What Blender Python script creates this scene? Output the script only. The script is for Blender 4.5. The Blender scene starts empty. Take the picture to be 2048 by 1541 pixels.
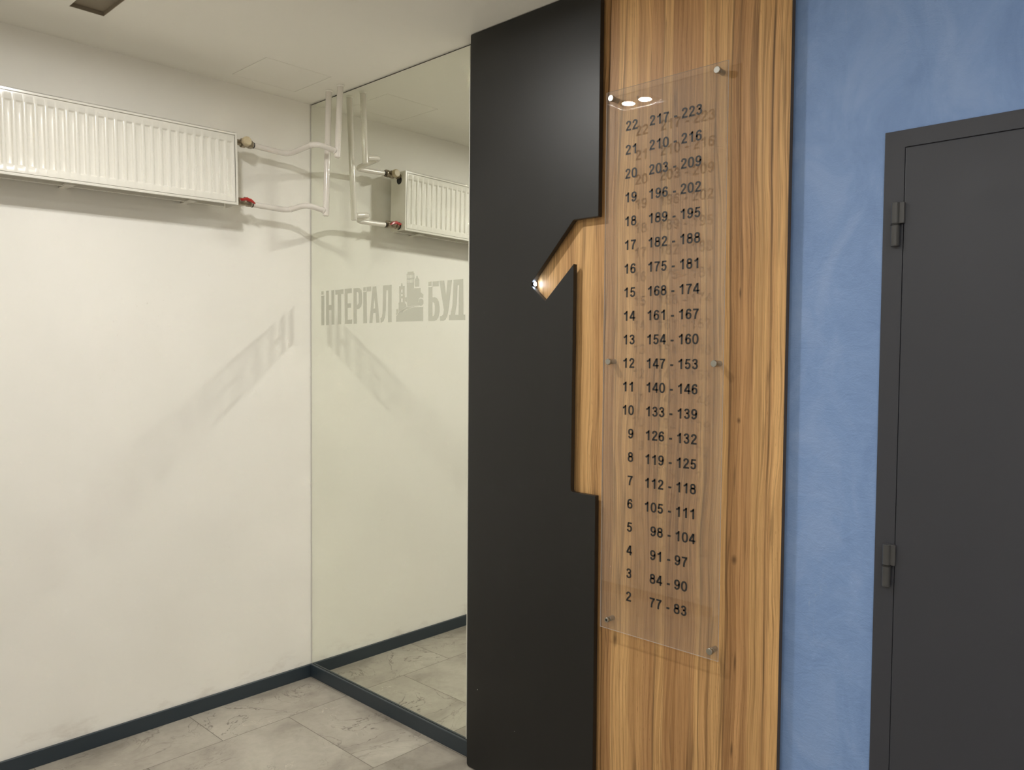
import bpy, bmesh, math, random
from mathutils import Vector, Matrix

C = bpy.context.scene.collection
SC = bpy.context.scene
PI = math.pi
random.seed(4)

# ------------------------------------------------------------------ camera
cam_d = bpy.data.cameras.new('camera')
cam = bpy.data.objects.new('camera', cam_d)
C.objects.link(cam)
YAW, PIT, ROL = 0.75961149, -0.03872015, 0.00778951
_f = Vector((math.cos(PIT)*math.cos(YAW), math.cos(PIT)*math.sin(YAW), math.sin(PIT)))
_rt = Vector((math.sin(YAW), -math.cos(YAW), 0))
_up = _rt.cross(_f)
_R = math.cos(ROL)*_rt + math.sin(ROL)*_up
_U = -math.sin(ROL)*_rt + math.cos(ROL)*_up
CAMP = (-2.131466, -3.371330, 1.590702)
cam.matrix_world = Matrix(((_R.x, _U.x, -_f.x, CAMP[0]), (_R.y, _U.y, -_f.y, CAMP[1]),
                           (_R.z, _U.z, -_f.z, CAMP[2]), (0, 0, 0, 1)))
cam_d.sensor_fit = 'HORIZONTAL'
cam_d.sensor_width = 36.0
cam_d.lens = 36.0*1592.618/2048.0
cam_d.clip_start = 0.02
SC.camera = cam

# ------------------------------------------------------------------ world, exposure, light settings
SC.view_settings.view_transform = 'Standard'
SC.view_settings.look = 'None'
SC.view_settings.exposure = 0.05
SC.view_settings.gamma = 1.0
SC.view_settings.use_curve_mapping = False
world = bpy.data.worlds.new('world')
SC.world = world
world.use_nodes = True
world.node_tree.nodes['Background'].inputs[0].default_value = (0.9, 0.92, 1.0, 1)
world.node_tree.nodes['Background'].inputs[1].default_value = 0.02
SC.cycles.max_bounces = 8
SC.cycles.diffuse_bounces = 6
SC.cycles.use_light_tree = False
SC.cycles.glossy_bounces = 4
SC.cycles.transparent_max_bounces = 12
SC.cycles.caustics_reflective = True
SC.cycles.blur_glossy = 0.0
SC.cycles.sample_clamp_indirect = 0.0
SC.cycles.use_guiding = True
SC.cycles.use_volume_guiding = False
SC.cycles.use_adaptive_sampling = True
SC.cycles.adaptive_threshold = 0.012
SC.cycles.adaptive_min_samples = 48

LAMP_R = 0.028
GLOW_POWER = 70.0
H = 2.78                     # ceiling height
LAMP_POWER = 1630.0          # radiance of the lit lamp lenses
LAMP_COLOR = (1.0, 0.985, 0.95)
# the lit twin downlights: centre x, centre y, power factor (the first hangs in front of the mirror; the other three are unseen, added for overall brightness)
DOWNLIGHTS = [(-1.12, -1.18, 0.81), (-1.12, -3.75, 0.33), (-3.3, -2.1, 0.95), (-3.3, -4.3, 1.1)]

# ------------------------------------------------------------------ node helpers
def mat(name):
    m = bpy.data.materials.new(name)
    m.use_nodes = True
    return m, m.node_tree.nodes, m.node_tree.links, m.node_tree.nodes['Principled BSDF']

def plain(name, col, rough=0.5, metal=0.0, spec=0.5, coat=0.0):
    """plain paint or metal with a slight mottling of its roughness"""
    m, N, L, b = mat(name)
    b.inputs['Base Color'].default_value = (*col, 1)
    b.inputs['Metallic'].default_value = metal
    b.inputs['Specular IOR Level'].default_value = spec
    b.inputs['Coat Weight'].default_value = coat
    g = N.new('ShaderNodeNewGeometry')
    n = N.new('ShaderNodeTexNoise'); n.inputs['Scale'].default_value = 9.0; n.inputs['Detail'].default_value = 3
    L.new(g.outputs['Position'], n.inputs['Vector'])
    r = N.new('ShaderNodeMapRange')
    r.inputs[3].default_value = max(0.02, rough-0.05); r.inputs[4].default_value = min(1, rough+0.05)
    L.new(n.outputs['Fac'], r.inputs[0]); L.new(r.outputs[0], b.inputs['Roughness'])
    return m

def mapped(N, L, scale, loc=(0, 0, 0)):
    g = N.new('ShaderNodeNewGeometry')
    mp = N.new('ShaderNodeMapping')
    mp.inputs['Scale'].default_value = scale
    mp.inputs['Location'].default_value = loc
    L.new(g.outputs['Position'], mp.inputs['Vector'])
    return mp.outputs['Vector']

def noise(N, L, vec, scale=1.0, detail=4, rough=0.5, dist=0.0):
    n = N.new('ShaderNodeTexNoise')
    n.inputs['Scale'].default_value = scale
    n.inputs['Detail'].default_value = detail
    n.inputs['Roughness'].default_value = rough
    n.inputs['Distortion'].default_value = dist
    L.new(vec, n.inputs['Vector'])
    return n.outputs['Fac']

def ramp(N, L, fac, stops, mode='LINEAR'):
    r = N.new('ShaderNodeValToRGB')
    r.color_ramp.interpolation = mode
    e = r.color_ramp.elements
    e.remove(e[1])
    e[0].position = stops[0][0]; e[0].color = (*stops[0][1], 1)
    for p, c in stops[1:]:
        e.new(p).color = (*c, 1)
    L.new(fac, r.inputs['Fac'])
    return r.outputs['Color']

def mix(N, L, fac, a, b, mode='MIX'):
    m = N.new('ShaderNodeMix'); m.data_type = 'RGBA'; m.blend_type = mode
    if isinstance(fac, (int, float)): m.inputs[0].default_value = fac
    else: L.new(fac, m.inputs[0])
    for i, v in ((6, a), (7, b)):
        if isinstance(v, tuple): m.inputs[i].default_value = (*v, 1)
        else: L.new(v, m.inputs[i])
    return m.outputs[2]

def math_(N, L, op, a, b=None, clamp=False):
    m = N.new('ShaderNodeMath'); m.operation = op; m.use_clamp = clamp
    for i, v in enumerate((a, b)):
        if v is None: continue
        if isinstance(v, (int, float)): m.inputs[i].default_value = v
        else: L.new(v, m.inputs[i])
    return m.outputs[0]

def bump(N, L, b, height, strength, dist):
    n = N.new('ShaderNodeBump')
    n.inputs['Strength'].default_value = strength
    n.inputs['Distance'].default_value = dist
    L.new(height, n.inputs['Height']); L.new(n.outputs['Normal'], b.inputs['Normal'])

def s2l(*c):
    return tuple(((v/255)/12.92 if v/255 <= 0.04045 else ((v/255+0.055)/1.055)**2.4) for v in c)

# ------------------------------------------------------------------ materials
def make_white_wall():
    m, N, L, b = mat('cream_wall_paint')
    v1 = mapped(N, L, (1, 1, 1))
    base = ramp(N, L, noise(N, L, v1, 1.6, 5, 0.6), [(0.3, WALL_A), (0.7, WALL_B)])
    sep = N.new('ShaderNodeSeparateXYZ'); L.new(v1, sep.inputs[0])
    # brown scuffs just above the skirting and a patch of specks at knee to chest height
    low = N.new('ShaderNodeMapRange'); low.inputs[1].default_value = 0.16; low.inputs[2].default_value = 0.06
    L.new(sep.outputs['Z'], low.inputs[0])
    dn = ramp(N, L, noise(N, L, mapped(N, L, (5, 5, 14)), 1.0, 8, 0.7), [(0.5, (0, 0, 0)), (0.75, (1, 1, 1))])
    f1 = math_(N, L, 'MULTIPLY', math_(N, L, 'MULTIPLY', low.outputs[0], dn), 0.5, True)
    col = mix(N, L, f1, base, s2l(150, 128, 104))
    patch = ramp(N, L, noise(N, L, mapped(N, L, (2.1, 2.1, 2.1), (0.35, 0, 0.6)), 1.0, 2), [(0.56, (0, 0, 0)), (0.7, (1, 1, 1))])
    speck = ramp(N, L, noise(N, L, mapped(N, L, (70, 70, 60)), 1.0, 3, 0.6), [(0.66, (0, 0, 0)), (0.74, (1, 1, 1))])
    f2 = math_(N, L, 'MULTIPLY', math_(N, L, 'MULTIPLY', patch, speck), 0.35, True)
    col = mix(N, L, f2, col, s2l(160, 135, 105))
    L.new(col, b.inputs['Base Color'])
    b.inputs['Roughness'].default_value = 0.55
    b.inputs['Specular IOR Level'].default_value = 0.35
    bump(N, L, b, noise(N, L, v1, 55, 5, 0.6), 0.12, 0.002)
    return m

def make_ceiling():
    m, N, L, b = mat('matt_ceiling_paint')
    v = mapped(N, L, (1, 1, 1))
    L.new(ramp(N, L, noise(N, L, v, 2.2, 4), [(0.3, CEIL_A), (0.7, CEIL_B)]), b.inputs['Base Color'])
    b.inputs['Roughness'].default_value = 0.8
    bump(N, L, b, noise(N, L, v, 80, 3), 0.05, 0.002)
    return m

def make_blue():
    m, N, L, b = mat('blue_decorative_plaster')
    v = mapped(N, L, (1, 1, 1))
    big = noise(N, L, mapped(N, L, (1, 2.2, 1.3)), 3.0, 7, 0.62, 0.6)
    c = ramp(N, L, big, [(0.25, BLUE_A), (0.5, BLUE_B), (0.72, BLUE_C)])
    # short trowel scratches, paler
    sc = noise(N, L, mapped(N, L, (1, 26, 5), (0, 3, 0)), 1.0, 3, 0.5, 1.5)
    rid = math_(N, L, 'LESS_THAN', math_(N, L, 'ABSOLUTE', math_(N, L, 'SUBTRACT', sc, 0.5)), 0.004)
    msk = ramp(N, L, noise(N, L, mapped(N, L, (1, 7, 7), (4, 1, 2)), 1.0, 2), [(0.62, (0, 0, 0)), (0.68, (1, 1, 1))])
    c = mix(N, L, math_(N, L, 'MULTIPLY', math_(N, L, 'MULTIPLY', rid, msk), 0.35), c, s2l(175, 190, 210))
    L.new(c, b.inputs['Base Color'])
    b.inputs['Roughness'].default_value = 0.42
    b.inputs['Specular IOR Level'].default_value = 0.45
    hh = math_(N, L, 'ADD', noise(N, L, mapped(N, L, (1, 14, 24)), 1.0, 6, 0.65, 0.8), math_(N, L, 'MULTIPLY', noise(N, L, v, 220, 3), 0.25))
    bump(N, L, b, hh, 0.45, 0.006)
    return m

def make_wood():
    m, N, L, b = mat('walnut_wood_decor')
    g = N.new('ShaderNodeNewGeometry')
    sep = N.new('ShaderNodeSeparateXYZ'); L.new(g.outputs['Position'], sep.inputs[0])
    # slow sideways wander of the grain with height
    wob = noise(N, L, mapped(N, L, (1, 3.0, 1.1)), 1.0, 2)
    wob2 = noise(N, L, mapped(N, L, (1, 14.0, 2.6), (0, 5, 2)), 1.0, 3)
    w = math_(N, L, 'ADD', math_(N, L, 'MULTIPLY', math_(N, L, 'SUBTRACT', wob, 0.5), 0.075),
              math_(N, L, 'MULTIPLY', math_(N, L, 'SUBTRACT', wob2, 0.5), 0.020))
    yy = math_(N, L, 'ADD', sep.outputs['Y'], w)
    def vec(sy, sz, oz=0.0, src=None):
        c = N.new('ShaderNodeCombineXYZ')
        L.new(math_(N, L, 'MULTIPLY', yy, sy), c.inputs[1])
        L.new(math_(N, L, 'ADD', math_(N, L, 'MULTIPLY', sep.outputs['Z'], sz), oz), c.inputs[2])
        return c.outputs[0]
    # staves of the decor, each with its own tone, from the black panel to the blue wall
    t = N.new('ShaderNodeMapRange'); t.inputs[1].default_value = -1.18; t.inputs[2].default_value = -2.41
    L.new(math_(N, L, 'ADD', sep.outputs['Y'], math_(N, L, 'MULTIPLY', w, 0.22)), t.inputs[0])
    def P(y): return (y+1.18)/(-2.41+1.18)
    A_, B_, C_, D_ = WOOD_L, WOOD_M, WOOD_D, WOOD_K
    staves = [(-1.18, B_), (-1.48, A_), (-1.60, B_), (-1.66, A_), (-1.745, B_), (-1.79, C_), (-1.832, A_), (-1.905, B_),
              (-1.957, C_), (-2.001, A_), (-2.034, D_), (-2.075, C_), (-2.140, A_), (-2.160, B_), (-2.190, A_), (-2.236, D_),
              (-2.275, C_), (-2.312, A_), (-2.350, B_), (-2.372, A_)]
    col = ramp(N, L, t.outputs[0], [(P(y), c) for y, c in staves], 'CONSTANT')
    # broad tone drift inside a stave
    dr = ramp(N, L, noise(N, L, vec(30, 0.35, 4), 1.0, 3, 0.5), [(0.3, (0.80, 0.77, 0.73)), (0.62, (1.08, 1.07, 1.05))])
    col = mix(N, L, 0.9, col, dr, 'MULTIPLY')
    # growth lines: medium and fine
    mid = ramp(N, L, noise(N, L, vec(120, 1.0, 9), 1.0, 3, 0.55), [(0.36, (0.72, 0.67, 0.62)), (0.54, (1, 1, 1))])
    col = mix(N, L, 0.75, col, mid, 'MULTIPLY')
    fine = ramp(N, L, noise(N, L, vec(420, 5.0, 3), 1.0, 4, 0.6), [(0.30, (0.62, 0.57, 0.52)), (0.58, (1.05, 1.05, 1.04))])
    col = mix(N, L, 0.9, col, fine, 'MULTIPLY')
    pores = ramp(N, L, noise(N, L, vec(650, 34, 13), 1.0, 2, 0.5), [(0.27, (0.55, 0.48, 0.42)), (0.36, (1, 1, 1))])
    pm = ramp(N, L, noise(N, L, vec(20, 1.2, 23), 1.0, 2), [(0.42, (0, 0, 0)), (0.6, (1, 1, 1))])
    col = mix(N, L, pm, col, mix(N, L, 1.0, col, pores, 'MULTIPLY'))
    # dark veins along the stave joints
    def veins(pos, wd, k, strength):
        nonlocal col
        st = []
        for y in pos:
            p = P(y)
            st += [(p-wd, (0, 0, 0)), (p, (1, 1, 1)), (p+wd*0.5, (0, 0, 0))]
        c = ramp(N, L, k, st)
        br = ramp(N, L, noise(N, L, vec(9, 1.6, 41), 1.0, 2), [(0.35, (0.25, 0.25, 0.25)), (0.6, (1, 1, 1))])
        f = math_(N, L, 'MULTIPLY', math_(N, L, 'MULTIPLY', c, br), strength)
        col = mix(N, L, f, col, WOOD_V)
    t2 = N.new('ShaderNodeMapRange'); t2.inputs[1].default_value = -1.18; t2.inputs[2].default_value = -2.41
    L.new(math_(N, L, 'ADD', sep.outputs['Y'], math_(N, L, 'MULTIPLY', w, 0.45)), t2.inputs[0])
    veins([-1.645, -1.795, -1.845, -2.001, -2.034, -2.158, -2.186, -2.238, -2.332, -2.362], 0.0030, t2.outputs[0], 0.95)
    ln = noise(N, L, vec(26, 0.45, 17), 1.0, 2, 0.4)
    d = math_(N, L, 'ABSOLUTE', math_(N, L, 'SUBTRACT', ln, 0.50))
    lf = N.new('ShaderNodeMapRange'); lf.inputs[1].default_value = 0.014; lf.inputs[2].default_value = 0.002
    L.new(d, lf.inputs[0])
    col = mix(N, L, math_(N, L, 'MULTIPLY', lf.outputs[0], 0.40), col, WOOD_V)
    # knots and short dark flecks
    for ky, kz, ry, rz in KNOTS:
        dd = N.new('ShaderNodeVectorMath'); dd.operation = 'LENGTH'
        cb = N.new('ShaderNodeCombineXYZ')
        L.new(math_(N, L, 'DIVIDE', math_(N, L, 'SUBTRACT', yy, ky), ry), cb.inputs[0])
        L.new(math_(N, L, 'DIVIDE', math_(N, L, 'SUBTRACT', sep.outputs['Z'], kz), rz), cb.inputs[1])
        L.new(cb.outputs[0], dd.inputs[0])
        kf = N.new('ShaderNodeMapRange'); kf.inputs[1].default_value = 1.0; kf.inputs[2].default_value = 0.2
        L.new(dd.outputs['Value'], kf.inputs[0])
        col = mix(N, L, math_(N, L, 'MULTIPLY', kf.outputs[0], 0.7), col, WOOD_V)
    L.new(col, b.inputs['Base Color'])
    b.inputs['Roughness'].default_value = 0.48
    b.inputs['Specular IOR Level'].default_value = 0.4
    bump(N, L, b, noise(N, L, vec(420, 6, 5), 1.0, 3), 0.10, 0.001)
    return m

def make_floor():
    m, N, L, b = mat('grey_stone_tile')
    v = mapped(N, L, (1, 1, 1))
    br = N.new('ShaderNodeTexBrick')
    br.offset = 0.5; br.offset_frequency = 2; br.squash = 1.0
    br.inputs['Scale'].default_value = 1.0
    br.inputs['Mortar Size'].default_value = 0.0016
    br.inputs['Mortar Smooth'].default_value = 0.1
    br.inputs['Brick Width'].default_value = 0.6025
    br.inputs['Row Height'].default_value = 0.6125
    br.inputs['Color1'].default_value = (0.1, 0.1, 0.1, 1); br.inputs['Color2'].default_value = (0.9, 0.9, 0.9, 1)
    br.inputs['Mortar'].default_value = (0.5, 0.5, 0.5, 1)
    L.new(mapped(N, L, (1, 1, 1), (6.0+0.619-0.27625, 6.125+0.3205, 0)), br.inputs['Vector'])
    # every tile gets its own piece of the stone pattern
    add = N.new('ShaderNodeVectorMath'); add.operation = 'ADD'
    sc = N.new('ShaderNodeVectorMath'); sc.operation = 'SCALE'; sc.inputs['Scale'].default_value = 7.0
    L.new(br.outputs['Color'], sc.inputs[0]); L.new(v, add.inputs[0]); L.new(sc.outputs[0], add.inputs[1])
    tv = add.outputs[0]
    cl = noise(N, L, tv, 2.6, 7, 0.62, 0.5)
    col = ramp(N, L, cl, [(0.28, TILE_D), (0.5, TILE_M), (0.7, TILE_L)])
    fine = ramp(N, L, noise(N, L, tv, 26, 5, 0.65, 0.4), [(0.35, (0.88, 0.88, 0.87)), (0.6, (1, 1, 1))])
    col = mix(N, L, 0.7, col, fine, 'MULTIPLY')
    vn = noise(N, L, tv, 3.1, 4, 0.6, 2.2)
    d = math_(N, L, 'ABSOLUTE', math_(N, L, 'SUBTRACT', vn, 0.5))
    vf = N.new('ShaderNodeMapRange'); vf.inputs[1].default_value = 0.012; vf.inputs[2].default_value = 0.0
    L.new(d, vf.inputs[0])
    msk = ramp(N, L, noise(N, L, tv, 2.2, 2), [(0.48, (0, 0, 0)), (0.62, (1, 1, 1))])
    col = mix(N, L, math_(N, L, 'MULTIPLY', math_(N, L, 'MULTIPLY', vf.outputs[0], msk), 0.85), col, s2l(96, 88, 80))
    vn2 = noise(N, L, tv, 4.3, 3, 0.6, 2.6)
    d2 = math_(N, L, 'ABSOLUTE', math_(N, L, 'SUBTRACT', vn2, 0.46))
    vf2 = N.new('ShaderNodeMapRange'); vf2.inputs[1].default_value = 0.006; vf2.inputs[2].default_value = 0.0
    L.new(d2, vf2.inputs[0])
    msk2 = ramp(N, L, noise(N, L, tv, 3.7, 2), [(0.6, (0, 0, 0)), (0.66, (1, 1, 1))])
    col = mix(N, L, math_(N, L, 'MULTIPLY', math_(N, L, 'MULTIPLY', vf2.outputs[0], msk2), 0.6), col, s2l(232, 224, 208))
    col = mix(N, L, br.outputs['Fac'], col, s2l(108, 102, 92))
    L.new(col, b.inputs['Base Color'])
    b.inputs['Roughness'].default_value = 0.5
    b.inputs['Specular IOR Level'].default_value = 0.35
    inv = math_(N, L, 'SUBTRACT', 1.0, br.outputs['Fac'])
    bump(N, L, b, math_(N, L, 'ADD', inv, math_(N, L, 'MULTIPLY', noise(N, L, tv, 14, 4), 0.12)), 0.3, 0.003)
    return m

def make_mirror():
    m, N, L, b = mat('silvered_mirror')
    b.inputs['Base Color'].default_value = (*MIRROR, 1)
    b.inputs['Metallic'].default_value = 1.0
    b.inputs['Roughness'].default_value = 0.0
    return m

def make_clear(name, diffuse_share):
    m, N, L, b = mat(name)
    N.remove(b)
    out = N['Material Output']
    tr = N.new('ShaderNodeBsdfTransparent'); tr.inputs[0].default_value = (0.965, 0.965, 0.96, 1)
    gl = N.new('ShaderNodeBsdfGlossy'); gl.inputs['Roughness'].default_value = 0.0
    df = N.new('ShaderNodeBsdfDiffuse'); df.inputs[0].default_value = (0.75, 0.73, 0.72, 1)
    fr = N.new('ShaderNodeFresnel'); fr.inputs['IOR'].default_value = 1.49
    m1 = N.new('ShaderNodeMixShader'); m1.inputs[0].default_value = diffuse_share
    L.new(tr.outputs[0], m1.inputs[1]); L.new(df.outputs[0], m1.inputs[2])
    m2 = N.new('ShaderNodeMixShader')
    g = N.new('ShaderNodeNewGeometry')
    # same reflectance seen from inside the sheet as from outside
    ior = N.new('ShaderNodeMix'); ior.data_type = 'FLOAT'
    ior.inputs[2].default_value = 1.49; ior.inputs[3].default_value = 1/1.49
    L.new(g.outputs['Backfacing'], ior.inputs[0]); L.new(ior.outputs[0], fr.inputs['IOR'])
    L.new(fr.outputs[0], m2.inputs[0]); L.new(m1.outputs[0], m2.inputs[1]); L.new(gl.outputs[0], m2.inputs[2])
    L.new(m2.outputs[0], out.inputs['Surface'])
    return m

def make_emit(name, col, power):
    m, N, L, b = mat(name)
    b.inputs['Base Color'].default_value = (0.9, 0.9, 0.9, 1)
    b.inputs['Emission Color'].default_value = (*col, 1)
    b.inputs['Emission Strength'].default_value = power
    return m

def make_black():
    m, N, L, b = mat('black_satin_board')
    v = mapped(N, L, (1, 1, 1))
    L.new(ramp(N, L, noise(N, L, mapped(N, L, (6, 6, 1.2)), 1.0, 6, 0.6), [(0.3, (0.0045, 0.0045, 0.0046)), (0.7, (0.0065, 0.0064, 0.0063))]), b.inputs['Base Color'])
    rr = N.new('ShaderNodeMapRange'); rr.inputs[3].default_value = 0.40; rr.inputs[4].default_value = 0.48
    L.new(noise(N, L, v, 5, 4), rr.inputs[0]); L.new(rr.outputs[0], b.inputs['Roughness'])
    b.inputs['Specular IOR Level'].default_value = 0.55
    bump(N, L, b, noise(N, L, v, 420, 3), 0.12, 0.0006)
    return m

WALL_A, WALL_B = (0.875, 0.85, 0.785), (0.895, 0.87, 0.81)
CEIL_A, CEIL_B = (0.92, 0.90, 0.835), (0.94, 0.92, 0.855)
BLUE_A, BLUE_B, BLUE_C = s2l(116, 146, 196), s2l(130, 160, 209), s2l(146, 172, 217)
WOOD_K, WOOD_D, WOOD_M, WOOD_L, WOOD_V = s2l(184, 141, 95), s2l(196, 152, 104), s2l(208, 164, 112), s2l(219, 176, 121), s2l(66, 44, 24)
KNOTS = [(-2.262, 1.405, 0.010, 0.011), (-2.259, 1.00, 0.013, 0.018), (-2.262, 0.70, 0.005, 0.04), (-2.265, 0.44, 0.005, 0.03), (-2.264, 1.77, 0.004, 0.02), (-1.90, 2.40, 0.007, 0.008), (-1.855, 0.66, 0.012, 0.03)]
TILE_D, TILE_M, TILE_L = s2l(130, 123, 114), s2l(166, 159, 148), s2l(182, 176, 164)
MIRROR = (0.90, 0.915, 0.845)
M = {
    'wall': make_white_wall(), 'ceiling': make_ceiling(), 'blue': make_blue(), 'wood': make_wood(),
    'floor': make_floor(), 'mirror': make_mirror(), 'black': make_black(),
    'clear': make_clear('clear_acrylic', 0.035), 'clear_edge': make_clear('polished_acrylic_edge', 0.75),  # the sheet's diffuse share paints in the pale veil of reflected wall
    'etched': plain('frosted_mirror_etching', (0.53, 0.53, 0.44), 0.6, spec=0.3),
    'mirror_edge': plain('ground_mirror_edge', (0.80, 0.80, 0.72), 0.35),
    'gap': plain('gap_shade', (0.012, 0.011, 0.009), 0.9, spec=0.1),  # near-black painted in for the shade inside narrow gaps
    'skirting': plain('dark_blue_grey_skirting', s2l(44, 54, 62), 0.38),
    'batten': plain('dark_batten_and_gap_shade', (0.012, 0.012, 0.012), 0.8),
    'wood_edge': plain('brown_edge_band', s2l(82, 66, 50), 0.55),
    'radiator': plain('white_radiator_enamel', (0.80, 0.775, 0.70), 0.2, coat=0.3),
    'pipe': plain('glossy_white_pipe_paint', (0.80, 0.755, 0.70), 0.15, coat=0.3),
    'nickel': plain('tarnished_nickel', (0.36, 0.31, 0.24), 0.32, 1.0),
    'knob': plain('ivory_plastic_cap', (0.56, 0.47, 0.31), 0.4),
    'red': plain('red_painted_lever', (0.42, 0.025, 0.02), 0.3),
    'rubber': plain('dark_rubber_and_hole_shade', (0.02, 0.02, 0.02), 0.6),
    'chrome': plain('brushed_nickel', (0.42, 0.41, 0.375), 0.34, 1.0),
    'number': plain('dark_grey_vinyl', (0.022, 0.020, 0.019), 0.55),
    'door': plain('dark_grey_door_paint', s2l(57, 59, 67), 0.4),
    'hinge': plain('dark_grey_hinge_paint', s2l(72, 72, 73), 0.3),
    'taupe': plain('dark_taupe_fitting', s2l(138, 127, 109), 0.6),
    'white_frame': plain('white_lamp_frame', (0.8, 0.79, 0.76), 0.4),
}

# ------------------------------------------------------------------ mesh helpers
def new_bm(): return bmesh.new()

def box(bm, x0, x1, y0, y1, z0, z1):
    v = [bm.verts.new((x, y, z)) for x in (x0, x1) for y in (y0, y1) for z in (z0, z1)]
    for f in ((0, 1, 3, 2), (4, 6, 7, 5), (0, 4, 5, 1), (2, 3, 7, 6), (0, 2, 6, 4), (1, 5, 7, 3)):
        bm.faces.new([v[i] for i in f])

def prism_x(bm, pts, x0, x1):
    """outline given in (y, z), given thickness from x0 to x1"""
    a = [bm.verts.new((x0, y, z)) for y, z in pts]
    b = [bm.verts.new((x1, y, z)) for y, z in pts]
    n = len(pts)
    bm.faces.new(a); bm.faces.new(list(reversed(b)))
    for i in range(n):
        bm.faces.new((a[i], b[i], b[(i+1) % n], a[(i+1) % n]))

def frame_of(d):
    d = Vector(d).normalized()
    u = d.cross(Vector((0, 0, 1)))
    if u.length < 1e-3: u = d.cross(Vector((0, 1, 0)))
    u.normalize()
    return d, u, d.cross(u).normalized()

def lathe(bm, p, d, prof, seg=24):
    """profile of (distance along d, radius) turned about the axis through p"""
    d, u, w = frame_of(d); p = Vector(p); rings = []
    for t, r in prof:
        if r < 1e-6:
            rings.append([bm.verts.new(p+d*t)])
        else:
            rings.append([bm.verts.new(p+d*t+(u*math.cos(a)+w*math.sin(a))*r) for a in (2*PI*k/seg for k in range(seg))])
    for a, b in zip(rings, rings[1:]):
        for k in range(seg):
            if len(a) == 1 and len(b) > 1: bm.faces.new((a[0], b[(k+1) % seg], b[k]))
            elif len(b) == 1 and len(a) > 1: bm.faces.new((a[k], a[(k+1) % seg], b[0]))
            elif len(a) > 1: bm.faces.new((a[k], a[(k+1) % seg], b[(k+1) % seg], b[k]))

def cyl(bm, p, d, L, r, seg=24, c=0.0):
    lathe(bm, p, d, [(0, 0), (0, r-c), (c, r), (L-c, r), (L, r-c), (L, 0)] if c else [(0, 0), (0, r), (L, r), (L, 0)], seg)

def rounded_path(pts, rad, n=7):
    P = [Vector(p) for p in pts]; out = [P[0]]
    for a, b, c in zip(P, P[1:], P[2:]):
        u, w = (a-b), (c-b)
        r = min(rad, u.length*0.49, w.length*0.49)
        s, e = b+u.normalized()*r, b+w.normalized()*r
        for k in range(n+1):
            t = k/n
            out.append(s*(1-t)**2+b*2*t*(1-t)+e*t*t)
    out.append(P[-1])
    return out

def tube(bm, path, r, seg=18):
    rings = []; u = None
    for i, p in enumerate(path):
        d = (path[min(i+1, len(path)-1)]-path[max(i-1, 0)]).normalized()
        if u is None: _, u, _w = frame_of(d)
        u = (u-d*u.dot(d)).normalized(); w = d.cross(u)
        rings.append([bm.verts.new(p+(u*math.cos(a)+w*math.sin(a))*r) for a in (2*PI*k/seg for k in range(seg))])
    for a, b in zip(rings, rings[1:]):
        for k in range(seg):
            bm.faces.new((a[k], a[(k+1) % seg], b[(k+1) % seg], b[k]))
    bm.faces.new(rings[0]); bm.faces.new(list(reversed(rings[-1])))

def obj(name, bm, m, parent=None, smooth=False, bevel=0.0, origin=None, fix=True):
    """links ONE mesh object; its geometry was given in world coordinates"""
    if fix: bmesh.ops.recalc_face_normals(bm, faces=bm.faces[:])
    me = bpy.data.meshes.new(name)
    o = bpy.data.objects.new(name, me)
    off = Vector(origin) if origin else Vector((0, 0, 0))
    if parent is not None:
        o.parent = parent
        q = parent; off = Vector((0, 0, 0))
        while q is not None:
            off += q.location; q = q.parent
    elif origin: o.location = off
    if off.length: bmesh.ops.translate(bm, verts=bm.verts[:], vec=-off)
    bm.to_mesh(me); bm.free()
    for mm in (m if isinstance(m, (list, tuple)) else [m]): me.materials.append(mm)
    C.objects.link(o)
    if smooth:
        for p in me.polygons: p.use_smooth = True
        md = o.modifiers.new('edges', 'EDGE_SPLIT'); md.split_angle = math.radians(38)
    if bevel:
        md = o.modifiers.new('bevel', 'BEVEL'); md.width = bevel; md.segments = 3
        md.limit_method = 'ANGLE'; md.angle_limit = math.radians(40)
    return o

def tag(o, label, cat, group=None):
    o['label'] = label; o['category'] = cat
    if group: o['group'] = group
    return o

def thing(name, label, cat, loc, group=None):
    o = bpy.data.objects.new(name, None)
    o.empty_display_size = 0.05
    C.objects.link(o); o.location = loc
    return tag(o, label, cat, group)

def struct(o, label, cat=None):
    o['kind'] = 'structure'; o['label'] = label
    o['category'] = cat or 'wall'
    return o

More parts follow.
